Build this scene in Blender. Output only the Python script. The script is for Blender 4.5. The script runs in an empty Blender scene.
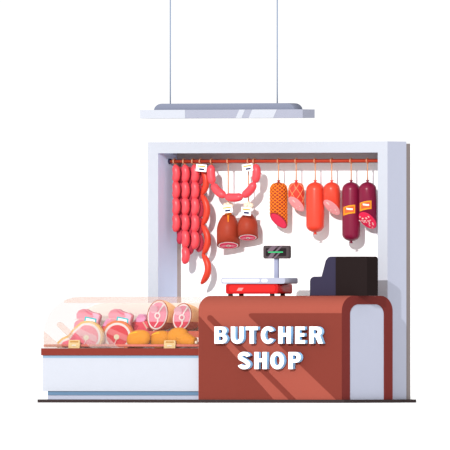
import bpy, bmesh, math, random
from mathutils import Vector, Matrix
random.seed(4)
C = bpy.context.scene.collection
TH = math.radians(30); CO, K = math.cos(TH), math.sin(TH)
PI = math.pi

# ------------------------------------------------------------------ camera
cd = bpy.data.cameras.new('camera'); cam = bpy.data.objects.new('camera', cd); C.objects.link(cam)
D = 300.0
tgt = Vector((0, 0, 1.755))
cam.location = (D*K, -D*CO, 0.6)
cam.rotation_euler = (tgt - cam.location).to_track_quat('-Z', 'Y').to_euler()
cd.sensor_width = 36; cd.lens = 36*D/4.5; cd.clip_start = 10; cd.clip_end = 3000
bpy.context.scene.camera = cam
# ------------------------------------------------------------------ world, sun, exposure
w = bpy.data.worlds.new('world'); bpy.context.scene.world = w; w.use_nodes = True
w.node_tree.nodes['Background'].inputs[0].default_value = (1, 1, 1, 1)
w.node_tree.nodes['Background'].inputs[1].default_value = 1.05
sd = bpy.data.lights.new('sun', 'SUN'); sun = bpy.data.objects.new('sun', sd); C.objects.link(sun)
SUN = Vector((-.3, 1, -.33))
sun.location = (3, -8, 6); sun.rotation_euler = SUN.to_track_quat('-Z', 'Y').to_euler()
sd.energy = 3.0; sd.angle = math.radians(.4)
vs = bpy.context.scene.view_settings
vs.view_transform = 'Standard'; vs.look = 'None'; vs.gamma = 1; vs.exposure = 0; vs.use_curve_mapping = False

# ------------------------------------------------------------------ helpers
def X(px, Y): return ((px-225)/100 - Y*K)/CO          # where a point seen at px stands when its depth is Y
def Z(py): return (400.5-py)/100
def lin(h):
    o = []
    for i in (0, 2, 4):
        c = int(h[i:i+2], 16)/255
        o.append(c/12.92 if c <= .04045 else ((c+.055)/1.055)**2.4)
    return o
MC = {}
def mat(h, f=1.7, rough=.7, spec=.04, alpha=1.0, emit=0):
    key = (h, f, rough, spec, alpha, emit)
    if key in MC: return MC[key]
    m = bpy.data.materials.new('paint_'+h); m.use_nodes = True
    nt = m.node_tree; b = nt.nodes['Principled BSDF']
    c = [min(v/f, .95) for v in lin(h)]+[1]
    # faint procedural mottling so that the surface is not perfectly uniform
    n = nt.nodes.new('ShaderNodeTexNoise'); n.inputs['Scale'].default_value = 9
    tc = nt.nodes.new('ShaderNodeTexCoord'); nt.links.new(tc.outputs['Object'], n.inputs['Vector'])
    mx = nt.nodes.new('ShaderNodeMix'); mx.data_type = 'RGBA'
    mx.inputs[6].default_value = [v*.985 for v in c[:3]]+[1]; mx.inputs[7].default_value = [min(v*1.015, .96) for v in c[:3]]+[1]
    nt.links.new(n.outputs['Fac'], mx.inputs[0]); nt.links.new(mx.outputs[2], b.inputs['Base Color'])
    b.inputs['Roughness'].default_value = rough; b.inputs['Specular IOR Level'].default_value = spec
    b.inputs['Alpha'].default_value = alpha
    if emit:
        b.inputs['Emission Color'].default_value = lin(h)+[1]; b.inputs['Emission Strength'].default_value = emit
    MC[key] = m
    return m

class MB:
    def __init__(s): s.v = []; s.f = []; s.m = []; s.mats = []; s.sm = []
    def mi(s, m):
        if m not in s.mats: s.mats.append(m)
        return s.mats.index(m)
    def face(s, idx, m, sm=False): s.f.append(idx); s.m.append(s.mi(m)); s.sm.append(sm)
    def box(s, x0, x1, y0, y1, z0, z1, m, rx=0):
        b = len(s.v)
        s.v += [(x, y, z) for z in (z0, z1) for y in (y0, y1) for x in (x0, x1)]
        for q in ((0, 2, 3, 1), (4, 5, 7, 6), (0, 1, 5, 4), (2, 6, 7, 3), (0, 4, 6, 2), (1, 3, 7, 5)):
            s.face([b+i for i in q], m)
        return s
    def rings(s, rs, m, caps=True, sm=True, capm=None):
        b = len(s.v); n = len(rs[0])
        for r in rs: s.v += [tuple(p) for p in r]
        for i in range(len(rs)-1):
            for j in range(n):
                s.face([b+i*n+j, b+i*n+(j+1) % n, b+(i+1)*n+(j+1) % n, b+(i+1)*n+j], m, sm)
        if caps:
            s.face([b+j for j in range(n)][::-1], capm or m); s.face([b+(len(rs)-1)*n+j for j in range(n)], capm or m)
        return s
    def slab(s, pts, O, e1, e2, n, t0, t1, m, ch=0, side=None):
        # polygon pts in the plane (O,e1,e2), thickness from t0 to t1 along n, rounded rim ch on the t1 side
        O, e1, e2, n = Vector(O), Vector(e1), Vector(e2), Vector(n)
        cx = sum(p[0] for p in pts)/len(pts); cy = sum(p[1] for p in pts)/len(pts)
        def ring(sc, t): return [O+e1*(cx+(p[0]-cx)*sc)+e2*(cy+(p[1]-cy)*sc)+n*t for p in pts]
        rr = [ring(1, t0)]
        if ch:
            ext = max(abs(p[0]-cx) for p in pts)
            for a in (0, 30, 60, 90):
                rr.append(ring(1-ch*(1-math.cos(math.radians(a)))/ext, t1-ch*(1-math.sin(math.radians(a)))))
        else: rr.append(ring(1, t1))
        b = len(s.v); k = len(pts)
        for r in rr: s.v += [tuple(p) for p in r]
        for i in range(len(rr)-1):
            for j in range(k):
                s.face([b+i*k+j, b+i*k+(j+1) % k, b+(i+1)*k+(j+1) % k, b+(i+1)*k+j], side or m, bool(ch))
        s.face([b+j for j in range(k)][::-1], m); s.face([b+(len(rr)-1)*k+j for j in range(k)], m)
        return s
    def front(s, pts, Y, m, th=.02, ch=0, side=None):
        # outline drawn in picture units standing upright at depth Y (front face at Y), real thickness th going back
        q = [(X(p[0], Y), Z(p[1])) for p in pts]
        return s.slab(q, (0, Y+th, 0), (1, 0, 0), (0, 0, 1), (0, -1, 0), 0, th, m, ch, side)
    def tube(s, path, radii, m, n=12, sq=(1, 1), caps=True):
        path = [Vector(p) for p in path]
        if not hasattr(radii, '__len__'): radii = [radii]*len(path)
        rs = []; prev = None
        for i, p in enumerate(path):
            t = (path[min(i+1, len(path)-1)]-path[max(i-1, 0)]).normalized()
            a = Vector((0, 1, 0)) if prev is None else prev
            if abs(a.dot(t)) > .95: a = Vector((1, 0, 0))
            a = (a-t*a.dot(t)).normalized(); prev = a; b = t.cross(a)
            rs.append([p+(a*math.cos(2*PI*j/n)*sq[0]+b*math.sin(2*PI*j/n)*sq[1])*radii[i] for j in range(n)])
        return s.rings(rs, m, caps)
    def build(s, name, parent=None):
        me = bpy.data.meshes.new(name); me.from_pydata(s.v, [], s.f)
        for m in s.mats: me.materials.append(m)
        me.polygons.foreach_set('material_index', s.m); me.polygons.foreach_set('use_smooth', s.sm)
        bm = bmesh.new(); bm.from_mesh(me); bmesh.ops.recalc_face_normals(bm, faces=bm.faces); bm.to_mesh(me); bm.free()
        o = bpy.data.objects.new(name, me); C.objects.link(o)
        if parent:
            o.parent = parent
            l = Vector((0, 0, 0)); q = parent
            while q: l += q.location; q = q.parent
            me.transform(Matrix.Translation(-l))
        return o
def tag(o, label, cat, group=None):
    o['label'] = label; o['category'] = cat
    if group: o['group'] = group
    return o
def thing(name, label, cat, loc, group=None):
    o = bpy.data.objects.new(name, None); C.objects.link(o); o.location = loc; o.empty_display_size = .1
    return tag(o, label, cat, group)
def struct(o): o['kind'] = 'structure'; return o
def arc(cx, cy, rx, ry, a0, a1, n=12):
    return [(cx+rx*math.cos(math.radians(a0+(a1-a0)*i/n)), cy+ry*math.sin(math.radians(a0+(a1-a0)*i/n))) for i in range(n+1)]
def ell(cx, cy, rx, ry, rot=0, n=32):
    c, s_ = math.cos(math.radians(rot)), math.sin(math.radians(rot))
    return [(cx+rx*math.cos(2*PI*i/n)*c-ry*math.sin(2*PI*i/n)*s_, cy+rx*math.cos(2*PI*i/n)*s_+ry*math.sin(2*PI*i/n)*c) for i in range(n)]
def rrect(x0, x1, y0, y1, r, n=5):
    return arc(x1-r, y1-r, r, r, 0, 90, n)+arc(x0+r, y1-r, r, r, 90, 180, n)+arc(x0+r, y0+r, r, r, 180, 270, n)+arc(x1-r, y0+r, r, r, 270, 360, n)

# ------------------------------------------------------------------ colours
PALE, LAV, TAUPE, WHITE = mat('e8ecf7', 1.88), mat('c9cde0', 1.42), mat('8f8583', 1.35), mat('ffffff', 1.04)
PALEIN, TAUPEIN = mat('c6d0e8', 1.0), mat('a89c99', 1.0)  # inner faces lightened to offset the shade inside the alcove
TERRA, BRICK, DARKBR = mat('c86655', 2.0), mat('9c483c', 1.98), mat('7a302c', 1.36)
BLUE = mat('7d9fc0'); SKY = mat('a6c6e0')
CORD = mat('ffb48a', 1.6); CREAM = mat('fbeedd', 1.5)

# ------------------------------------------------------------------ setting
f = MB(); f.box(-900, 900, -900, 900, -.25, -.02, mat('ffffff', 1.03, 1, 0)); struct(f.build('floor'))
# dark base plate that everything stands on
xl = X(37.7, -1.27)
g = MB()
pts = [(xl, -1.27), (2.10, -1.27), (2.10, -.12), (1.915, -.12), (1.915, .5), (xl, .5)]
g.slab(pts, (0, 0, 0), (1, 0, 0), (0, 1, 0), (0, 0, 1), -.02, .012, mat('4a3f3f', 1.8, .9, .0))
struct(g.build('trim_1'))
B0 = .012   # top of the plate

# ------------------------------------------------------------------ display alcove
XL, XR = X(148, 0), X(387, 0); OL, OR = X(158, 0), X(377.3, 0); ZT, OT = Z(142), Z(153)
al = thing('display_alcove', 'tall pale lavender open frame with white back panel standing behind the counter', 'display frame', ((XL+XR)/2, .24, B0))
def arch(x0, x1, ox0, ox1, zt, ot, y0, y1, m, mside, name, min_):
    a = MB()
    P = [(x0, B0), (ox0, B0), (ox0, ot), (ox1, ot), (ox1, B0), (x1, B0), (x1, zt), (x0, zt)]
    b = len(a.v); n = 8
    for y in (y0, y1): a.v += [(x, y, z) for x, z in P]
    for j in range(n): a.face([b+j, b+(j+1) % n, b+n+(j+1) % n, b+n+j], min_ if j in (1, 2, 3) else mside)
    for q in ((0, 1, 2, 7), (2, 3, 6, 7), (3, 4, 5, 6)):
        a.face([b+i for i in q], m); a.face([b+n+i for i in q][::-1], m)
    return a.build(name, al)
arch(XL, XR, OL, OR, ZT, OT, 0, .38, PALE, LAV, 'front_frame', PALEIN)
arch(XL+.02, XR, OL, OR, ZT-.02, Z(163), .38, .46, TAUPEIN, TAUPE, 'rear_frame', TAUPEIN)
MB().box(XL+.02, XR, .46, .49, B0, ZT-.02, WHITE).build('back_panel', al)

# hanging rail inside the alcove
RY, RZ = .22, Z(161)
rl = thing('hanging_rail', 'long red-brown rod with a dark end cap spanning the top of the alcove', 'rail', (OL, RY, RZ))
MB().tube([(OL+.012, RY, RZ), (OR, RY, RZ)], .018, mat('c4462f', 1.35, .4)).build('rod', rl)
MB().tube([(OL, RY, RZ), (OL+.012, RY, RZ), (OL+.02, RY, RZ)], [.027, .027, .022], mat('3d3a52', 1.3)).build('end_cap', rl)

def hook(parent, px, yy=RY):
    x = X(px, RY)
    path = [(x, RY+.026*math.sin(math.radians(a)), RZ+.026*math.cos(math.radians(a))) for a in range(-150, 181, 22)]
    MB().tube(path, .0065, CORD, 8).build('hook', parent)
def cord(parent, px, y0, y1, Y=RY, x2=None):
    x = X(px, RY)
    MB().tube([(x, RY, RZ-.026), (x, Y, Z(y1))], .0065, CORD, 8).build('cord', parent)

# ------------------------------------------------------------------ sausage links
def link(parent, p0, p1, R, bulge, Y, m, name='sausage', n=14, Y1=None, tips=None):
    # p0,p1 in picture units, bulge sideways in picture units
    Y1 = Y if Y1 is None else Y1
    dx, dy = p1[0]-p0[0], p1[1]-p0[1]; L = math.hypot(dx, dy); nx, ny = dy/L, -dx/L
    path, rad = [], []
    for i in range(n+1):
        t = i/n; tt = (1-math.cos(PI*t))/2
        b = bulge*4*tt*(1-tt)
        yy = Y+(Y1-Y)*tt
        path.append((X(p0[0]+dx*tt+nx*b, yy), yy, Z(p0[1]+dy*tt+ny*b)))
        rad.append(R*max(.42, (1-abs(2*tt-1)**4.5)**.5))
    return MB().tube(path, rad, m, 16).build(name, parent)
PINK = mat('fd515a', 1.28, .32, .3); PINK_SHADE = mat('c03a4e', 1.1, .5, .1); RUST = mat('d83f2a', 1.15, .35, .25)  # second pink is the first with shade painted in, for back strands
def curtain(px, front, back, label, hk):
    t = thing('sausage_string', label, 'sausages', (X(px, RY), RY, RZ), 'strings of linked sausages on the rail')
    hook(t, hk)
    MB().tube([(X(px, RY), .265, Z(168)), (X(px, RY), .225, Z(163.5)), (X(px, RY), .175, Z(166))], .006, CORD, 8).build('loop', t)
    for yf, (ys), m, xo in ((.175, front, PINK, 0), (.265, back, PINK_SHADE, 4.3)):
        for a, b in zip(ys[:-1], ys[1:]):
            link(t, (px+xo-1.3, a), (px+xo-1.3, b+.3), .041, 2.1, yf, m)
    return t
curtain(175.8, [165, 181.4, 197.8, 214.2, 230.8], [167, 182, 197.5, 213, 228, 243], 'string of plump pink sausages beside the left wall of the alcove, shortest of three', 174.3)
curtain(185.2, [165, 181.4, 197.8, 214.2, 230.5, 247, 263], [167, 184.5, 202, 219, 236.5, 254], 'longest string of pink sausages, hanging second from the left wall', 184)
curtain(194.8, [165, 181.4, 197.8, 214.5, 231.3, 248.2], [168, 184.5, 201, 217.5, 234, 251], 'string of pink sausages hanging next to the thin brown-red string', 193)
t = thing('sausage_string', 'string of long thin curved brown-red sausages reaching lowest of all', 'sausages', (X(200.5, RY), RY, RZ), 'strings of linked sausages on the rail')
hook(t, 200.5)
MB().tube([(X(200.5, RY), RY, RZ-.026), (X(201, .21), .21, Z(168))], .006, CORD, 8).build('loop', t)
for a, b in (((200.5, 167), (201.5, 194.5)), ((201.5, 194.5), (202, 225)), ((202, 225), (203, 254))):
    link(t, a, b, .034, 5.3, .21, RUST)
link(t, (202.5, 254), (201.3, 283.5), .034, 6.2, .21, RUST)

gl = thing('sausage_garland', 'looping garland of five pink sausages hung between two hooks of the rail', 'sausages', (X(233, .15), .15, RZ))
hook(gl, 211.7); hook(gl, 254.3)
nodes = [(211.6, 165), (213, 183.6), (225.5, 196), (242.5, 196), (254.3, 182.5), (255.2, 164.5)]
MB().tube([(X(211.7, RY), RY, RZ-.026), (X(211.6, .15), .15, Z(166))], .006, CORD, 8).build('loop', gl)
MB().tube([(X(254.3, RY), RY, RZ-.026), (X(255.2, .15), .15, Z(165.5))], .006, CORD, 8).build('loop', gl)
for i, bl in enumerate((1.2, 1.9, 1.6, 1.9, 1.9)):
    a, b = nodes[i], nodes[i+1]
    link(gl, a, b, .043, -bl, .15, PINK)

# ------------------------------------------------------------------ hanging hams
UC = Vector((CO, K, 0)); VC = Vector((K, -CO, 0)); UP = Vector((0, 0, 1))    # right / toward the visitor / up for turned goods
HAM = mat('b8452e', 1.5, .45, .12); BONE = mat('fde9cf', 1.15)
def hanging(parent, px, Yc, prof, a, b, zc, m, name='body', n=32, capm=None):
    # prof: list of (z, r) from the top; below it the body ends in the plane z = zc + a*u + b*v
    x = X(px, Yc); O = Vector((x, Yc, 0)); rs = []
    for z, r in prof:
        rs.append([O+UC*r*math.cos(2*PI*j/n)+VC*r*math.sin(2*PI*j/n)+UP*z for j in range(n)])
    if zc is not None:
        r = prof[-1][1]; last = []
        for j in range(n):
            u, v = r*math.cos(2*PI*j/n), r*math.sin(2*PI*j/n)
            last.append(O+UC*u+VC*v+UP*(zc+a*u+b*v))
        rs.append(last)
    o = MB().rings(rs, m, True, True, capm).build(name, parent)
    return o, O
def cutface(parent, O, r, a, b, zc, layers, name='cut_face'):
    # layers: (scale or polygon, material); stacked thin slices lying in the cut plane
    e1 = UC+UP*a; e2 = VC+UP*b; nn = e1.cross(e2).normalized()
    if nn.dot(VC) < 0: nn = -nn
    if nn.z > 0: nn = -nn
    mbk = MB(); t = .0
    for pts, m in layers:
        t1 = t+.0015
        mbk.slab([(p[0]*r, p[1]*r) for p in pts], O+UP*zc, e1, e2, nn, t, t1, m); t = t1
    return mbk.build(name, parent)
MEAT, FAT, MEATL = mat('f04066', .85), mat('ffe9e4', 1.0), mat('ff8fa2', .9)
def ham(px, cordpx, ztop, zcut, r, b, label, strap):
    t = thing('ham', label, 'ham', (X(px, RY), RY, RZ), 'bone-in hams hanging from the rail')
    hook(t, cordpx); cord(t, cordpx, 164, ztop-11)
    H = Z(ztop)-Z(zcut)
    prof = []
    for i in range(13):
        q = i/12; rr = r*(.36+.64*math.sin(min(1, q*1.15)*PI/2)**.85) if q > 0 else r*.12
        prof.append((Z(ztop)-H*.62*q, rr))
    prof[-1] = (prof[-1][0], r)
    _, O = hanging(t, px, RY, prof, 0, b, Z(zcut), HAM)
    cutface(t, O, r, 0, b, Z(zcut), [(ell(0, 0, .99, .99), mat('a2382a', 1.2)), (ell(0, 0, .87, .87), FAT), (ell(0, 0, .77, .74), MEAT),
            ([(-.7, -.1), (-.35, .15), (.0, .02), (.35, .2), (.7, .0), (.35, -.25), (0, -.1), (-.4, -.3)], MEATL), (ell(0.02, 0, .2, .26), FAT), (ell(0.02, 0, .11, .13), mat('c98a6a', 1.3))])
    bz = Z(ztop-8); x = X(cordpx, RY)
    bn = MB()
    bn.tube([(x, RY, Z(ztop)+.0-.02), (x, RY, bz-.01), (x, RY, bz+.01)], [.022, .02, .02], BONE, 12)
    for dx_, dz_, rr in ((-.026, .002, .027), (.026, .0, .026), (.002, .02, .022)):
        c = Vector((x, RY, bz+dz_))+UC*dx_
        bn.tube([c+UP*rr*math.cos(PI*i/8) for i in range(9)], [max(.002, rr*math.sin(PI*i/8)) for i in range(9)], BONE, 14)
    bn.build('bone', t)
    if strap:
        s = MB(); c = Vector((x, RY, 0))
        s.tube([c+UP*Z(ztop-1), c+UP*Z(ztop+1.5), c+UP*Z(ztop+3)], [.028, .042, .05], mat('f28a2c', 1.3), 16)
        s.slab([(-.006, Z(ztop+9)), (.004, Z(ztop+9)), (.01, Z(ztop+1.5)), (-.012, Z(ztop+1.5))], c+VC*.045, UC, UP, VC, -.02, .05, mat('f28a2c', 1.3))
        s.build('strap', t)
    return t
ham(228.3, 228.3, 213.5, 245.2, .115, .33, 'larger left ham on a bone with an orange strap, hung below the sausage garland', True)
ham(247.8, 248.6, 213.5, 237.4, .102, .33, 'smaller ham on a bone, hung right of the ham with the orange strap', False)

# ------------------------------------------------------------------ salamis and cooked sausages
def salami(px, ztop, r, m, label, name='salami', zbot=None, cut=None, cord_to=180, faces=None, group='salamis and cold sausages on the rail'):
    t = thing(name, label, 'sausage', (X(px, RY), RY, RZ), group)
    hook(t, px); cord(t, px, 164, cord_to+.6)
    top = Z(ztop); prof = []
    for i in range(9):
        a = PI/2*i/8; prof.append((top-r*.85*(1-math.cos(a)), max(.012, r*math.sin(a))))
    if zbot is not None:
        bot = Z(zbot)
        for i in range(9):
            a = PI/2*i/8; prof.append((bot+r*.75*(1-math.cos(PI/2-a)), max(.012, r*math.cos(a))))
        _, O = hanging(t, px, RY, prof, 0, 0, None, m)
    else:
        zc, a_, b_ = cut
        _, O = hanging(t, px, RY, prof, a_, b_, Z(zc), m)
        cutface(t, O, r, a_, b_, Z(zc), faces)
    def knot(zz, sgn):
        kb = MB(); z0 = Z(zz)
        kb.tube([O+UP*(z0-sgn*.006), O+UP*(z0+sgn*.008), O+UP*(z0+sgn*.02)], [.013, .011, .022], m, 14)
        kb.build('tied_end', t)
    knot(ztop, 1)
    if zbot is not None: knot(zbot, -1)
    return t, O, prof
NETO = mat('f08228', 1.0, .6); OR_B = mat('a03a2a', 1.05, .5); RED = mat('fb4c36', 1.32, .3, .25); REDD = mat('ee4638', 1.3, .35, .2)
PURP = mat('8e1b3f', 1.45, .28, .2); PKF = mat('ffa3a5', .92)
def netting(t, O, r, zt, cut, turns, cnt, m, th, name='netting', off=.002):
    zc, a, b = cut; s = MB()
    for sg in (1, -1):
        for k in range(cnt):
            path = []
            zz = Z(zt)
            n = 60; L = Z(zt)-Z(zc)+.09
            for i in range(n+1):
                z = zz-.004-L*i/n
                ang = 2*PI*(k/cnt)+sg*2*PI*turns*i/n
                d = (Z(zt)-z)/(r*.85)
                rr = (r*math.sqrt(max(0, 1-(1-d)**2)) if d < 1 else r)+off
                u, v = rr*math.cos(ang), rr*math.sin(ang)
                if z < Z(zc)+a*u+b*v: break
                if d > .12: path.append(O+UC*u+VC*v+UP*z)
            if len(path) > 2: s.tube(path, th, m, 5)
    return s.build(name, t)
c1 = (220.7, -.62, .66)
t, O, _ = salami(278.6, 182.3, .084, OR_B, 'brown sausage wrapped in dense orange netting with a crimson cut face', cut=c1,
    faces=[(ell(0, 0, 1.0, 1.0), mat('b02a48', .9)), (ell(0, 0, .9, .9), mat('f03a58', .85))])
netting(t, O, .084, 182.3, c1, 1.2, 11, NETO, .0043)
c2 = (204, -.62, .7)
FL = lambda pts: [(ell(x, y, rx, ry, ro, 10), mat('ffd9d3', 1.0)) for x, y, rx, ry, ro in pts]
t, O, _ = salami(296.2, 182.3, .079, REDD, 'short red sausage in thin pale netting with a light pink cut face', cut=c2,
    faces=[(ell(0, 0, 1.0, 1.0), PKF)]+FL([(-.3, .25, .2, .12, -30), (.45, .0, .1, .08, 0), (.55, -.35, .08, .06, 0), (.1, -.5, .07, .07, 0)]))
netting(t, O, .079, 182.3, c2, .45, 6, mat('ffa070', 1.2), .0035)
salami(315.2, 182.3, .091, RED, 'long whole bright red smooth sausage tied at both ends', zbot=232.5)
c3 = (207.5, -.6, .68)
salami(331.6, 182.3, .083, RED, 'bright red smooth sausage cut open to a pink face, without netting', cut=c3,
    faces=[(ell(0, 0, 1.0, 1.0), PKF)]+FL([(-.45, .3, .22, .15, -30), (.45, .0, .1, .12, 0), (.6, -.3, .08, .08, 0), (-.1, -.45, .09, .07, 0)]))
def wrap_label(t, O, r, zc):
    s = MB()
    def band(u0, u1, z0, z1, rr, m, tilt=.012):
        n = 12; g = []
        for i in range(n+1):
            u = u0+(u1-u0)*i/n; v = math.sqrt(max(0, 1-u*u))
            p = O+UC*u*rr+VC*v*rr; cv = -tilt*2*(1-((u-u0)/(u1-u0))*1.0)**2+.0
            q = O+UC*u*(rr-.004)+VC*v*(rr-.004)
            g.append([p+UP*(z0+cv), p+UP*(z1+cv), q+UP*(z1+cv), q+UP*(z0+cv)])
        s.rings(g, m, True, False)
    c = Z(zc)
    band(-.84, .42, c-.035, c+.05, r+.004, mat('f59a2d', 1.15))
    band(-.68, .28, c-.021, c+.035, r+.006, mat('e2653a', 1.15), .008)
    band(-.5, .16, c-.003, c+.014, r+.008, mat('fff3ea', 1.2), -.003)
    return s.build('label', t)
t, O, _ = salami(351, 182.3, .09, PURP, 'long whole dark purple salami with an orange label, tied at both ends', zbot=241.3)
wrap_label(t, O, .09, 210)
c4 = (220.5, -.5, .78)
rnd = random.Random(7); fl = []
for _i in range(30):
    a_, q_ = rnd.uniform(0, 2*PI), math.sqrt(rnd.random())*.86
    fl.append((q_*math.cos(a_), q_*math.sin(a_), rnd.uniform(.04, .1), rnd.uniform(.04, .09), rnd.uniform(0, 90)))
t, O, _ = salami(367.3, 182.3, .089, PURP, 'dark purple salami with an orange label, cut open to a white-flecked crimson face', cut=c4,
    faces=[(ell(0, 0, 1.0, 1.0), mat('ee3156', .85))]+[(ell(x, y, rx, ry, ro, 8), mat('ffd6d0', .95)) for x, y, rx, ry, ro in fl])
wrap_label(t, O, .089, 205.8)

# ------------------------------------------------------------------ little paper price tags hanging from the rail and from the hams
def price_card(cx, cy, rot, Y, label, w_=10.5, h_=7.2):
    t = thing('price_tag', label, 'price tag', (X(cx, Y), Y, Z(cy)), 'white paper price tags among the hanging meat')
    c, s_ = math.cos(math.radians(rot)), math.sin(math.radians(rot))
    def q(x0, x1, y0, y1): return [(cx+x*c-y*s_, cy+x*s_+y*c) for x, y in ((x0, y0), (x1, y0), (x1, y1), (x0, y1))]
    MB().front(q(-w_/2, w_/2, -h_/2, h_/2), Y, WHITE, .004).build('card', t)
    MB().front(q(-w_*.38, w_*.38, -h_*.32, -h_*.14), Y-.002, mat('fdb548', 1.3), .002).build('orange_line', t)
    MB().front(q(-w_*.2, w_*.3, h_*.06, h_*.3), Y-.002, mat('2d3160', 1.3), .002).build('price_mark', t)
price_card(201.2, 167.8, 6, .105, 'white price tag at the top of the brown-red sausage string')
price_card(247.4, 167.6, -8, .105, 'white price tag on the rail at the right end of the garland')
price_card(227.0, 209.3, -7, .085, 'white price tag on the larger ham with the orange strap')
price_card(246.0, 211.3, 6, .085, 'white price tag on the smaller ham', 10, 8)

# ------------------------------------------------------------------ counter
CY0, CY1, CT = -1.25, -.23, Z(296)
CX0, CX1 = X(198.6, CY0), X(341, CY0)
ct = thing('service_counter', 'terracotta shop counter with rounded ends and a white raised BUTCHER SHOP sign', 'counter', ((CX0+CX1)/2, (CY0+CY1)/2, B0))
def uprof(inset, ry, rz, top):
    y0, y1 = CY0+inset, CY1-inset
    return [(y0, B0)]+[(y0+ry-ry*math.cos(math.radians(a)), top-rz+rz*math.sin(math.radians(a))) for a in range(0, 91, 9)] + \
           [(y1-ry+ry*math.sin(math.radians(a)), top-rz+rz*math.cos(math.radians(a))) for a in range(0, 91, 9)]+[(y1, B0)]
outer = uprof(0, .24, .15, CT); inner = uprof(.165, .17, .10, CT-.085)
def extr(a, prof, x0, x1, m, capm=None):
    b = len(a.v); n = len(prof)
    for x in (x0, x1): a.v += [(x, y, z) for y, z in prof]
    for j in range(n): a.face([b+j, b+(j+1) % n, b+n+(j+1) % n, b+n+j], m, False)
    a.face([b+j for j in range(n)], capm or m); a.face([b+n+j for j in range(n)], capm or m)
a = MB(); extr(a, outer, CX0, CX1-.02, TERRA); body = a.build('body', ct)
# dark end arch with the lavender inset
a = MB(); n = len(outer); b = 0
for x in (CX1-.02, CX1):
    a.v += [(x, y, z) for y, z in outer]; a.v += [(x, y, z) for y, z in inner]
for L in (0, 2*n):
    for j in range(n-1): a.face([L+j, L+j+1, L+n+j+1, L+n+j], DARKBR)
for j in range(n-1):
    a.face([j, j+1, 2*n+j+1, 2*n+j], TERRA); a.face([n+j, n+j+1, 3*n+j+1, 3*n+j], DARKBR)
for q in ((0, n, 3*n, 2*n), (n-1, 2*n-1, 4*n-1, 3*n-1)): a.face(list(q), DARKBR)
a.build('end_arch', ct)
a = MB(); extr(a, inner, CX1-.02, CX1-.008, LAV); a.build('end_panel', ct)['label'] = 'lavender inset panel'
# darker front fields; the pale bands left between are painted reflections
def dark_field(pts):
    o = MB().front(pts, CY0-.003, BRICK, .003).build('front_dark_field', ct); o['label'] = 'darker brick-red field beside a painted reflection'
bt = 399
dark_field([(199, 316), (199, bt), (273, bt)])
dark_field([(207.5, 319.5)]+arc(209.8, 317.6, 2.6, 2.6, 140, 320, 8)[:0]+[(207.2, 317.6), (208, 315.8), (210, 315.2), (212, 316), (295.5, bt), (288, bt)])
dark_field([(249, 316.5), (248.5, 314.6), (250, 313.6), (252, 313.4), (340.9, 313.4), (340.9, bt), (335, bt)])

# raised lettering
def stroke(pts, w_):
    L, R = [], []
    for i, p in enumerate(pts):
        a_, b_ = pts[max(i-1, 0)], pts[min(i+1, len(pts)-1)]
        d = math.hypot(b_[0]-a_[0], b_[1]-a_[1]); nx, ny = -(b_[1]-a_[1])/d*w_/2, (b_[0]-a_[0])/d*w_/2
        L.append((p[0]+nx, p[1]+ny)); R.append((p[0]-nx, p[1]-ny))
    return L+R[::-1]
H = 17; G = {}
G['B'] = [[(0, 0), (0, 17), (7.2, 17)]+arc(7.2, 12.8, 4.9, 4.2, 90, -52, 8)+arc(7.6, 4.9, 5.2, 4.9, 52, -90, 8),
          [(4.2, 10.3), (4.2, 13.9), (6.4, 13.9)]+arc(6.4, 12.1, 1.6, 1.8, 90, -90, 6)[1:], [(4.2, 3.1), (4.2, 7.2), (6.8, 7.2)]+arc(6.8, 5.15, 1.8, 2.05, 90, -90, 6)[1:]]
G['U'] = [[(0, 17), (4.3, 17), (4.3, 6.2)]+arc(6.3, 6, 2.0, 2.6, 180, 360, 10)+[(8.3, 17), (12.6, 17), (12.6, 6.2)]+arc(6.3, 6, 6.3, 6.2, 0, -180, 16)]
G['T'] = [[(0, 17), (0, 13.4), (3.8, 13.4), (3.8, 0), (8.1, 0), (8.1, 13.4), (11.9, 13.4), (11.9, 17)]]
G['C'] = [arc(6.9, 8.5, 6.9, 8.7, 32, 328, 24)+arc(6.9, 8.5, 2.7, 5.0, 322, 38, 18)]
G['H'] = [[(0, 0), (0, 17), (4.3, 17), (4.3, 10.6), (8.2, 10.6), (8.2, 17), (12.5, 17), (12.5, 0), (8.2, 0), (8.2, 6.9), (4.3, 6.9), (4.3, 0)]]
G['E'] = [[(0, 0), (0, 17), (9.6, 17), (9.6, 13.5), (4.3, 13.5), (4.3, 10.4), (9.1, 10.4), (9.1, 7), (4.3, 7), (4.3, 3.5), (9.9, 3.5), (9.9, 0)]]
G['R'] = [[(0, 0), (0, 17), (7.2, 17)]+arc(7.4, 11.9, 5.1, 5.1, 90, -50, 10)+[(13.6, 0), (9, 0), (6.2, 6.5), (4.3, 6.5), (4.3, 0)],
          [(4.2, 9.8), (4.2, 13.6), (6.6, 13.6)]+arc(6.6, 11.7, 1.8, 1.9, 90, -90, 6)[1:]]
G['S'] = [stroke(arc(6.3, 12.3, 4.2, 2.9, 8, 235, 16)+[(6.3, 8.8)]+arc(6.3, 4.7, 4.2, 2.9, 55, -172, 16), 4.0)]
G['O'] = [ell(6.9, 8.5, 6.9, 8.7), ell(6.9, 8.5, 2.7, 5.0)]
G['P'] = [[(0, 0), (0, 17), (7, 17)]+arc(7, 11.7, 5.2, 5.3, 90, -90, 12)+[(4.3, 6.4), (4.3, 0)],
          [(4.2, 9.7), (4.2, 13.7), (6.2, 13.7)]+arc(6.2, 11.7, 1.8, 2.0, 90, -90, 6)[1:]]
LW, LB = mat('ffffff', 1.1), mat('9accf2', .98)
LD = .05
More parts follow.
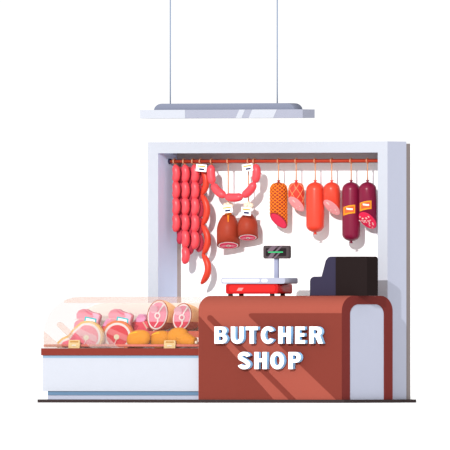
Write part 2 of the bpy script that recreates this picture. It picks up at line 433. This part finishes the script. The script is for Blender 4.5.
def letter(ch, px, pyb):
    cu = bpy.data.curves.new('letter', 'CURVE'); cu.dimensions = '2D'; cu.fill_mode = 'BOTH'; cu.extrude = LD/2
    for poly in G[ch]:
        sp = cu.splines.new('POLY'); sp.points.add(len(poly)-1); sp.use_cyclic_u = True
        for p, q in zip(sp.points, poly): p.co = (q[0]/100/CO, q[1]/100, 0, 1)
    tmp = bpy.data.objects.new('tmp', cu); C.objects.link(tmp)
    me = bpy.data.meshes.new_from_object(tmp.evaluated_get(bpy.context.evaluated_depsgraph_get()))
    bpy.data.objects.remove(tmp)
    me.transform(Matrix.Rotation(PI/2, 4, 'X'))
    me.transform(Matrix.Translation((X(px, CY0-LD-.022), CY0-LD/2-.022, Z(pyb))))
    me.transform(Matrix.Translation(-ct.location))
    me.materials.clear(); me.materials.append(LW); me.materials.append(LB)
    for p in me.polygons: p.material_index = 0 if abs(p.normal.y) > .7 else 1
    me.name = 'letter'
    o = bpy.data.objects.new('letter', me); C.objects.link(o); o.parent = ct
for ch, px in zip('BUTCHER', (214.4, 230.8, 245.6, 260.6, 277.9, 294.6, 308.6)): letter(ch, px, 343.6)
for ch, px in zip('SHOP', (237.6, 254, 269.8, 288)): letter(ch, px, 368.9)

# ------------------------------------------------------------------ scale on the counter
SY = -1.0
st = thing('weighing_scale', 'red and white weighing scale with a dark display on a post, on the counter', 'scale', (X(250, SY), SY, CT))
RB = mat('df1a1c', 1.6, .35, .15)
def rbox(x0, x1, y0, y1, z0, z1, r, m, ch=.008):
    return MB().slab(rrect(x0, x1, z0, z1, r), (0, y1, 0), (1, 0, 0), (0, 0, 1), (0, -1, 0), 0, y1-y0, m, ch)
x0, x1 = X(225.5, SY), X(277.5, SY)
rbox(x0, x1, SY, SY+.29, Z(294), Z(284), .022, RB).build('housing', st)
MB().front(rrect(229, 275, 285.5, 292, 2.5), SY-.003, mat('fb3230', 1.6, .3, .1), .004).build('front_plate', st)
MB().front([(236.5, 291), (238.5, 288), (243.5, 288), (241.5, 291)], SY-.005, mat('ff9a98', 1.3), .002).build('badge', st)
ft = mat('3a3033', 1.2)
for px, yy in ((230.5, SY+.03), (272, SY+.03), (230.8, SY+.24), (272, SY+.24)):
    xx = X(px, SY+.03)
    MB().tube([(xx, yy, CT), (xx, yy, Z(294)+.005)], .024, ft, 16).build('foot', st)
tray = rbox(X(221, SY-.02), X(284.5, SY-.02), SY-.02, SY+.24, Z(284), Z(278), .018, mat('d3d7ec', 1.85)).build('weighing_tray', st)
MB().front(rrect(222.5, 259, 279.4, 282.4, 1), SY-.024, WHITE, .004).build('tray_edge', st)
MB().front(rrect(261.5, 267, 279.4, 282.4, 1), SY-.024, WHITE, .004).build('tray_edge', st)
PYY = SY+.12
MB().box(X(274.6, PYY), X(278.2, PYY), PYY-.015, PYY+.015, Z(278)-.005, Z(256), mat('b4b8d4', 1.6)).build('post', st)
dsp = rbox(X(262.8, PYY-.05), X(288.3, PYY-.05), PYY-.05, PYY+.0, Z(259), Z(246), .02, mat('564b4d', 1.5, .4)).build('display', st)
MB().front(rrect(265.6, 285.8, 248.6, 256.4, .8), PYY-.053, mat('2f2629', 1.5, .4), .004).build('screen', dsp)
MB().front([(268, 252), (282.6, 252), (282.6, 253), (268, 253)], PYY-.056, mat('38c87a', 1.6, .5, .2, 1, .35), .003).build('green_reading', dsp)
for q in ([(271.5, 246.4), (277.5, 246.4), (272, 251.8), (266.5, 251.8)], [(280, 246.4), (282.3, 246.4), (277, 251.8), (274.7, 251.8)],
          [(271, 253.2), (275.5, 253.2), (271.2, 258.7), (267, 258.7)], [(278, 253.2), (280, 253.2), (275, 258.7), (273, 258.7)]):
    MB().front(q, PYY-.0545, mat('7d6a77', 1.5, .4), .002).build('painted_sheen', dsp)  # slanted reflections painted across the display

# ------------------------------------------------------------------ cash register
GY = -.92
cr = thing('cash_register', 'dark grey and purple cash register seen from its back on the counter', 'cash register', (X(340, GY), GY, CT))
BK, PU = mat('352b2b', 2.2, .7, 0), mat('4c4760', 2.1, .7, 0)
pf = [(309.3, 296), (309.3, 281.5)]+arc(314, 281.3, 4.6, 4.2, 180, 270, 6)+[(321, 277), (325.5, 260)]+arc(330, 261, 4, 4, 190, 270, 6)+[(336, 257), (336, 296)]
MB().front(pf, GY, PU, .2, .006).build('keyboard_housing', cr)
MB().front([(335, 296), (335, 257)]+arc(363.5, 260, 2.6, 3, 270, 360, 6)+[(366.1, 296)], GY-.01, BK, .22).build('rear_housing', cr)

# ------------------------------------------------------------------ glass meat display
VY0, VY1 = -1.2, -.5
VR = CX0-.004
vt = thing('meat_display_case', 'low pale glass-topped display case with brick-red rim, left of the counter', 'display case', (X(110, -.85), -.85, B0))
def vb(px0, z0, z1, yo, m, name):
    MB().box(X(px0, VY0+yo), VR, VY0+yo, VY1, Z(z0), Z(z1), m).build(name, vt)
MB().box(X(48, -1.15), VR, -1.15, VY1, B0, Z(395), LAV).build('foot_plinth', vt)
vb(48, 395, 391, .04, BLUE, 'blue_plinth_band')
vb(43, 391, 358, .02, PALE, 'cabinet')
vb(43, 358, 355.3, .02, SKY, 'blue_band')
vb(41.3, 355.3, 348.3, 0, mat('a0453a', 1.98), 'rim_board')
DK = Z(348.3)
GY0 = VY0+.02
outl = [(44, 348.3), (44, 333)]+[(44+36*(1-math.cos(math.radians(a))), 333-36*math.sin(math.radians(a))) for a in range(10, 91, 10)]
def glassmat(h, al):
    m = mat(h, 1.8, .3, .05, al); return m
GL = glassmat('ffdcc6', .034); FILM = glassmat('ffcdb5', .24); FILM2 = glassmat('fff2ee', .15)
XG = X(200.5, GY0)
# front pane
Gpts = [(X(p[0], GY0), Z(p[1])) for p in outl]+[(XG, Z(297)), (XG, DK)]
MB().slab(Gpts, (0, GY0+.006, 0), (1, 0, 0), (0, 0, 1), (0, -1, 0), 0, .006, GL).build('front_glass', vt)
# bent top and side pane
a = MB(); rs = []
gp = Gpts[:-1]
for i, (x, z) in enumerate(gp):
    q0 = gp[max(i-1, 0)]; q1 = gp[min(i+1, len(gp)-1)]
    d = Vector((q1[0]-q0[0], 0, q1[1]-q0[1])).normalized(); nn = Vector((-d.z, 0, d.x))
    p = Vector((x, 0, z)); q = p-nn*.006
    rs.append([p+Vector((0, GY0+.006, 0)), p+Vector((0, VY1, 0)), q+Vector((0, VY1, 0)), q+Vector((0, GY0+.006, 0))])
a.rings(rs, GL, True, False); a.build('bent_glass', vt)
def film(pts, m, name='edge_glint_film'): MB().front(pts, GY0-.002, m, .001).build(name, vt)  # pale films on the pane: top edge band and painted reflections
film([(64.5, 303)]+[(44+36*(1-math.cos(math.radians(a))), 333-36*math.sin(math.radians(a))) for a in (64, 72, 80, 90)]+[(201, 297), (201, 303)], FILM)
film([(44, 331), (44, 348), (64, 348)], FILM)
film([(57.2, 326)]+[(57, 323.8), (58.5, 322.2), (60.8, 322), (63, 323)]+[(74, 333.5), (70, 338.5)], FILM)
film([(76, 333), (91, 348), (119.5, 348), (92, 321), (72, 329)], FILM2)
# opaque cream back of the case, tray floor and hidden riser
BYY = -.6
bo = [(44, 348.3), (44, 336)]+[(44+33*(1-math.cos(math.radians(a))), 336-33*math.sin(math.radians(a))) for a in range(10, 91, 10)]
q = [(X(p[0], GY0), Z(p[1])) for p in bo]+[(VR, Z(303)), (VR, DK)]
MB().slab(q, (0, BYY+.015, 0), (1, 0, 0), (0, 0, 1), (0, -1, 0), 0, .015, mat('fff4ea', 1.5)).build('back_panel', vt)
MB().box(X(143, -.9), VR, -.9, -.62, DK, Z(337.5), mat('fff1ea', 1.2)).build('riser', vt)
MB().box(X(146, -.9), VR, -.9, -.62, Z(337.5), Z(331), mat('c05e4c', 1.0)).build('tray', vt)
MB().tube([(X(44.5, -1.13), -1.13, Z(345.6)), (VR, -1.13, Z(345.6))], .0135, mat('c4695c', 1.0), 10).build('front_rail', vt)

# ---- steaks
def steak(cx, cy, R, fatm, meatm, bandm, label, tail, Y):
    t = thing('pork_steak', label, 'steak', (X(cx, Y), Y, DK), 'round bone-in steaks standing in the glass case')
    base = 348.0
    def shape(r, dy=0):
        p = []
        for i in range(29):
            a_ = math.radians(-30-(i*(240)/28))      # over the top from right to left
            p.append((cx+r*math.cos(a_+0), cy+r*math.sin(a_)))
        return p
    def outline(k):
        # k shrinks the outline inward
        rt = [(cx+(R-k)*math.cos(math.radians(a)), cy+(R-k)*math.sin(math.radians(a))) for a in range(50, -121, -9)]
        if tail:
            tl = [(73+k*.3, 329+k), (68.5+k*.35, 335+k), (62+k*.3, 338+k*.9), (57.5+k*.7, 342+k*.8), (56.8+k, base-k*.2), (70, base-k*.2)]
            return [(cx+6, base-k*.2)]+rt+tl
        return [(cx+6, base-k*.2)]+rt+[(cx+(R-k)*math.cos(math.radians(a)), cy+(R-k)*math.sin(math.radians(a))) for a in range(231, 149, -9)][0:]+[(cx-6, base-k*.2)]
    def nose(k, y, th, m, name, par=t):
        p = outline(k)
        return MB().front([(a, min(b, base)) for a, b in p], y, m, th).build(name, par)
    nose(0, Y, .04, fatm, 'rind'); nose(2.1, Y-.004, .006, mat('fff1ea', 1.62), 'fat_layer')
    mt = nose(4.4, Y-.008, .006, meatm, 'lean_meat')
    s = [(cx-11, cy-3), (cx-7.5, cy-8), (cx+9.8, cy-.5), (cx+9.5, cy+5.5)]
    MB().front(s, Y-.011, bandm, .004).build('marbling', mt)
    MB().front(ell(cx-.8, cy+1, 2.6, 2.6), Y-.015, mat('f7ecc8', 1.62), .008).build('bone', t)
    MB().front([(cx-1.2, cy+3), (cx-.6, cy+3.2), (cx-3, cy+9.5), (cx-3.8, cy+9.2)], Y-.0135, mat('ffd9d3', 1.62), .005).build('sinew', t)
steak(87, 336.6, 15.8, mat('ffce85', 1.68), mat('f5788c', 1.45), mat('fcb3bb', 1.62), 'round bone-in steak with yellow fat rim and a long tail, left in the glass case', True, -1.06)
steak(117.4, 336, 15.4, mat('ff8f5c', 1.68), mat('ef4d5a', 1.62), mat('f9858a', 1.62), 'round bone-in steak with orange rim and redder meat, in front of the roast pieces', False, -.95)

# ---- meat lumps with cyan labels
LP, LP2, LPD = mat('f8a1b0', 1.4), mat('fbbdd2', 1.35), mat('ef7e96', 1.4)
def pack(dx, label):
    Y = -.88
    t = thing('meat_portion', label, 'meat', (X(90+dx, Y), Y, DK), 'pink meat portions with cyan-framed labels')
    def S(p): return [(x+dx, y) for x, y in p]
    MB().front(S([(75, 348), (73.0, 330), (74, 323.5), (76, 320.8), (79, 320), (76.3, 318), (76, 314), (78.3, 310.6), (82, 309), (86, 309.2), (90, 311.5), (93, 312.5),
                  (97.5, 313.5), (99.8, 315.5), (99, 319.5), (97.8, 323), (98, 348)]), Y, LP, .05, .012).build('cut', t)
    MB().front(S([(92.5, 313), (97.3, 313.9), (99.2, 315.7), (98.4, 319.5), (97.3, 323), (91, 319.5), (93.8, 316.5)]), Y-.004, LP2, .006).build('pale_fold', t)
    MB().front(S([(84.5, 310), (88, 312), (92.3, 313.6), (91.5, 315), (88, 313.8)]), Y-.005, LPD, .006).build('crease', t)
    MB().front(S([(74.5, 319.6), (77.5, 318.4), (85, 318.8), (85, 319.8), (78, 319.4)]), Y-.006, mat('ffd0d6', 1.62), .006).build('crease', t)
    lb = MB().front(S([(85.2, 316.4), (96.6, 318.8), (95.8, 324.5), (83.8, 323)]), Y-.007, mat('3fd6dc', 1.5), .007).build('label', t)
    MB().front(S([(86.3, 317.9), (95.2, 319.8), (94.7, 324), (85.4, 322.8)]), Y-.010, mat('ffffff', 1.3), .005).build('label_paper', lb)
pack(0, 'pink meat portion with cyan-framed label behind the yellow-rimmed steak')
pack(32, 'pink meat portion with cyan-framed label behind the orange-rimmed steak')
def chunk(dx, dy, Y, label, s=1.0):
    t = thing('meat_chunk', label, 'meat', (X(140+dx, Y), Y, DK), 'dark red meat chunks with pink tops')
    def S(p): return [(140+(x-140)*s+dx, y+dy if y < 347 else 348) for x, y in p]
    MB().front(S([(131, 348), (130.5, 325), (133, 322), (140, 320.5), (147, 321.5), (148.5, 326), (147.5, 333), (147, 348)]), Y, mat('f0566a', 1.3), .1, .01).build('lean', t)
    MB().front(S([(134.2, 321.5), (137, 317.5), (139.5, 314.2), (142.2, 314.4), (146, 318), (144.5, 321.5), (140, 322.4)]), Y-.004, mat('f7a9d2', 1.25), .09, .008).build('fat_top', t)
    MB().front(S([(142.8, 322), (144, 321.7), (148, 328), (147.4, 329.5)]), Y-.008, mat('ffd0b8', 1.62), .01).build('sinew', t)
    MB().front(S([(130.6, 325), (133, 322.3), (139, 326), (136, 330), (133, 331)]), Y-.005, mat('e2435c', 1.62), .008).build('dark_fold', t)
chunk(-33, 4.5, -.73, 'small dark red meat chunk between the two labelled portions', .85)
chunk(-.5, 0, -.73, 'dark red meat chunk with pink top left of the big ham ends')

# ---- half hams lying on the riser, cut face to the customer
def halfham(cx, cy, rx, ry, rot, L, label):
    Y = -.9; base = 331
    t = thing('half_ham', label, 'ham', (X(cx, Y), Y, Z(base)), 'half hams lying behind the roast pieces')
    def ring(k, yy, drop=0):
        return [Vector((X(p[0], Y), yy, Z(p[1])-drop)) for p in ell(cx, cy, rx*k, ry*k, -rot, 36)]
    rs = [ring(.96, Y), ring(1, Y+.012)]
    for i in range(1, 9):
        q = i/8; rs.append(ring(1-.30*q**2 if i < 8 else .45, Y+.012+L*q, .02*q))
    tan, brn = mat('fcc890', 1.05), mat('c8604a', 1.1)
    a = MB(); a.rings(rs, tan)
    ni = a.mi(brn); zc = Z(322.5)
    for i, fidx in enumerate(a.f):
        if sum(a.v[v][2] for v in fidx)/len(fidx) < zc: a.m[i] = ni  # tint of the glass painted into the lower rind
    a.build('rind_body', t)
    def lay(k, yo, m, name, clip=None, par=t):
        p = ell(cx, cy, rx*k, ry*k, -rot, 48)
        if clip is not None: p = [(a_, max(b_, clip)) for a_, b_ in p]
        return MB().front(p, Y-yo, m, .006).build(name, par)
    lay(1.0, .002, mat('c2563f', 1.62), 'skin_edge'); lay(.93, .006, mat('fff3ee', 1.62), 'fat_ring')
    mt = lay(.83, .010, mat('fca0b4', 1.62), 'lean_meat'); lay(.83, .013, mat('ea4460', 1.62), 'tinted_lower_meat', 321.8)  # lower half redder, the glass tint painted into the meat
    MB().front(ell(cx-4, cy-6, 4, 4.2), Y-.0135, mat('ffc3d0', 1.62), .004).build('pale_patch', mt)
    MB().front([(cx+5.5, cy-11), (cx+6.8, cy-10), (cx+3, cy-5), (cx+1.5, cy-2), (cx+.4, cy-2.5), (cx+2.2, cy-6)], Y-.015, mat('fff3ee', 1.62), .004).build('sinew', t)
    MB().front([(cx-.4, cy+2), (cx+1, cy+2), (cx+.8, cy+7), (cx-2.6, cy+12), (cx-3.6, cy+11.5), (cx-.6, cy+7)], Y-.015, mat('fff3ee', 1.62), .004).build('sinew', t)
    b_ = MB().front(ell(cx-.2, cy+.5, 2.9, 3.3), Y-.018, mat('fff3ee', 1.62), .007).build('bone', t)
    MB().front(ell(cx-.2, cy+.5, 1.6, 1.9), Y-.021, mat('e88a9c', 1.62), .004).build('marrow', b_)
halfham(157.6, 315.2, 10.3, 15.6, -12, .27, 'larger half ham with pink cut face, left of the two behind the roast pieces')
halfham(182, 317, 9.4, 14.0, -14, .27, 'smaller half ham with pink cut face, next to the counter')

# ---- roast pieces
ROAST, RHI = mat('f59c2a', 1.62, .5, .05), mat('ffc82a', 1.3, .5, .05)
def roast(cx, w_, cy, h_, label, leg=None, Y=-1.06):
    t = thing('roast_drumstick', label, 'roast meat', (X(cx, Y), Y, DK), 'orange roast pieces at the front of the case')
    n = 16; path, rad = [], []
    for i in range(n+1):
        u = -1+2*i/n
        path.append((X(cx+u*w_, Y), Y, Z(cy)+.005*math.sin(u*3)))
        rad.append(h_/100*max(.03, (1-abs(u)**2.7)**.5))
    MB().tube(path, rad, ROAST, 20, (.7, 1)).build('roasted_flesh', t)
    # golden ridge along the crown, standing in for a highlight
    pr = []
    for i in range(9):
        u = -.78+.9*i/8; rr = h_/100*(1-abs(u)**2.3)**.5
        pr.append((X(cx+u*w_, Y), Y-.052*rr/(h_/100)*.7, Z(cy)+rr*.74+.005*math.sin(u*3)))
    MB().tube(pr, [.003]+[.008]*7+[.003], RHI, 8).build('highlight_ridge', t)
    if leg:
        p = [(X(a_, Y), Y, Z(b_)) for a_, b_, _ in leg]
        MB().tube(p, [c_/100 for _, _, c_ in leg], ROAST, 16, (.8, 1)).build('shank', t)
        e = leg[-1]; bx = X(e[0], Y)
        MB().tube([(bx-.01, Y, Z(e[1])), (bx+.012, Y, Z(e[1])), (bx+.02, Y, Z(e[1]))], [.014, .018, .010], BONE, 12).build('bone_end', t)
    return t
roast(138.9, 11.6, 339.2, 9.2, 'leftmost orange roast piece beside the orange-rimmed steak')
roast(160.4, 9.8, 339.6, 8.9, 'middle orange roast piece below the larger half ham', None, -.975)
roast(178, 10.6, 337.8, 10.2, 'largest orange roast piece with a shank pointing right to the counter', [(180, 338, 9), (187, 340.3, 7.4), (192, 341.8, 5.8), (195.6, 342.4, 4.8)])
def block(px0, px1, py0, label):
    Y = -1.165
    t = thing('price_block', label, 'price tag', (X((px0+px1)/2, Y), Y, DK), 'cream price blocks on the case rim')
    MB().front([(px0, 348.3), (px0+.6, py0), (px1-.8, py0), (px1-.8, 348.3)], Y, mat('fddca0', 1.75), .018, .002).build('block', t)
    MB().front([(px0+1.8, py0+2.4), (px0+2.2, py0+1), (px1-2.4, py0+1), (px1-2.2, py0+2.4)], Y-.004, mat('d99a45', 1.75), .004).build('price_strip', t)
    MB().front([(px0+3.5, py0+4.6), (px1-4.5, py0+4.6), (px1-4.5, py0+5.9), (px0+3.5, py0+5.9)], Y-.004, mat('fff4dd', 1.75), .004).build('blank_line', t)
block(68.4, 80.6, 340, 'cream price block in front of the yellow-rimmed steak')
block(163.8, 176.2, 340.4, 'cream price block in front of the orange roast pieces')

# ------------------------------------------------------------------ hanging lamp
LY0, LY1 = -.2, .04
lp = thing('pendant_lamp', 'wide flat lavender pendant lamp hanging on two thin cables above the alcove', 'lamp', (X(225, LY0), (LY0+LY1)/2, Z(118)))
xa, xb = X(140, LY0), X(302.5, LY0)
MB().box(xa, xb, LY0, LY1, Z(118.3), Z(109.8), mat('c6c9dc', 1.95)).build('light_panel', lp)
for q in ([(140, 118.3), (140, 109.8), (185, 109.8), (185, 118.3)], [(235.5, 118.3), (239.2, 109.8), (245, 109.8), (241.5, 118.3)], [(248.5, 118.3), (252.2, 109.8), (276.8, 109.8), (273, 118.3)]):
    MB().front(q, LY0-.003, PALE, .003).build('pale_sheen_band', lp)  # pale end field and slanted reflections painted on the panel
MB().front([(153, 109.8)]+arc(161.5, 110.5, 8, 7, 185, 270, 7)+arc(286, 110.5, 8, 7, 270, 355, 7)+[(294.4, 109.8)], LY0+.03, mat('9aa0b6', 1.85), .17, .01).build('housing', lp)
for px in (170.3, 277.2):
    xx = X(px, -.08)
    MB().tube([(xx, -.08, Z(104)), (xx, -.08, Z(-12))], .0065, mat('8c9bb2', 1.3), 8).build('cable', lp)
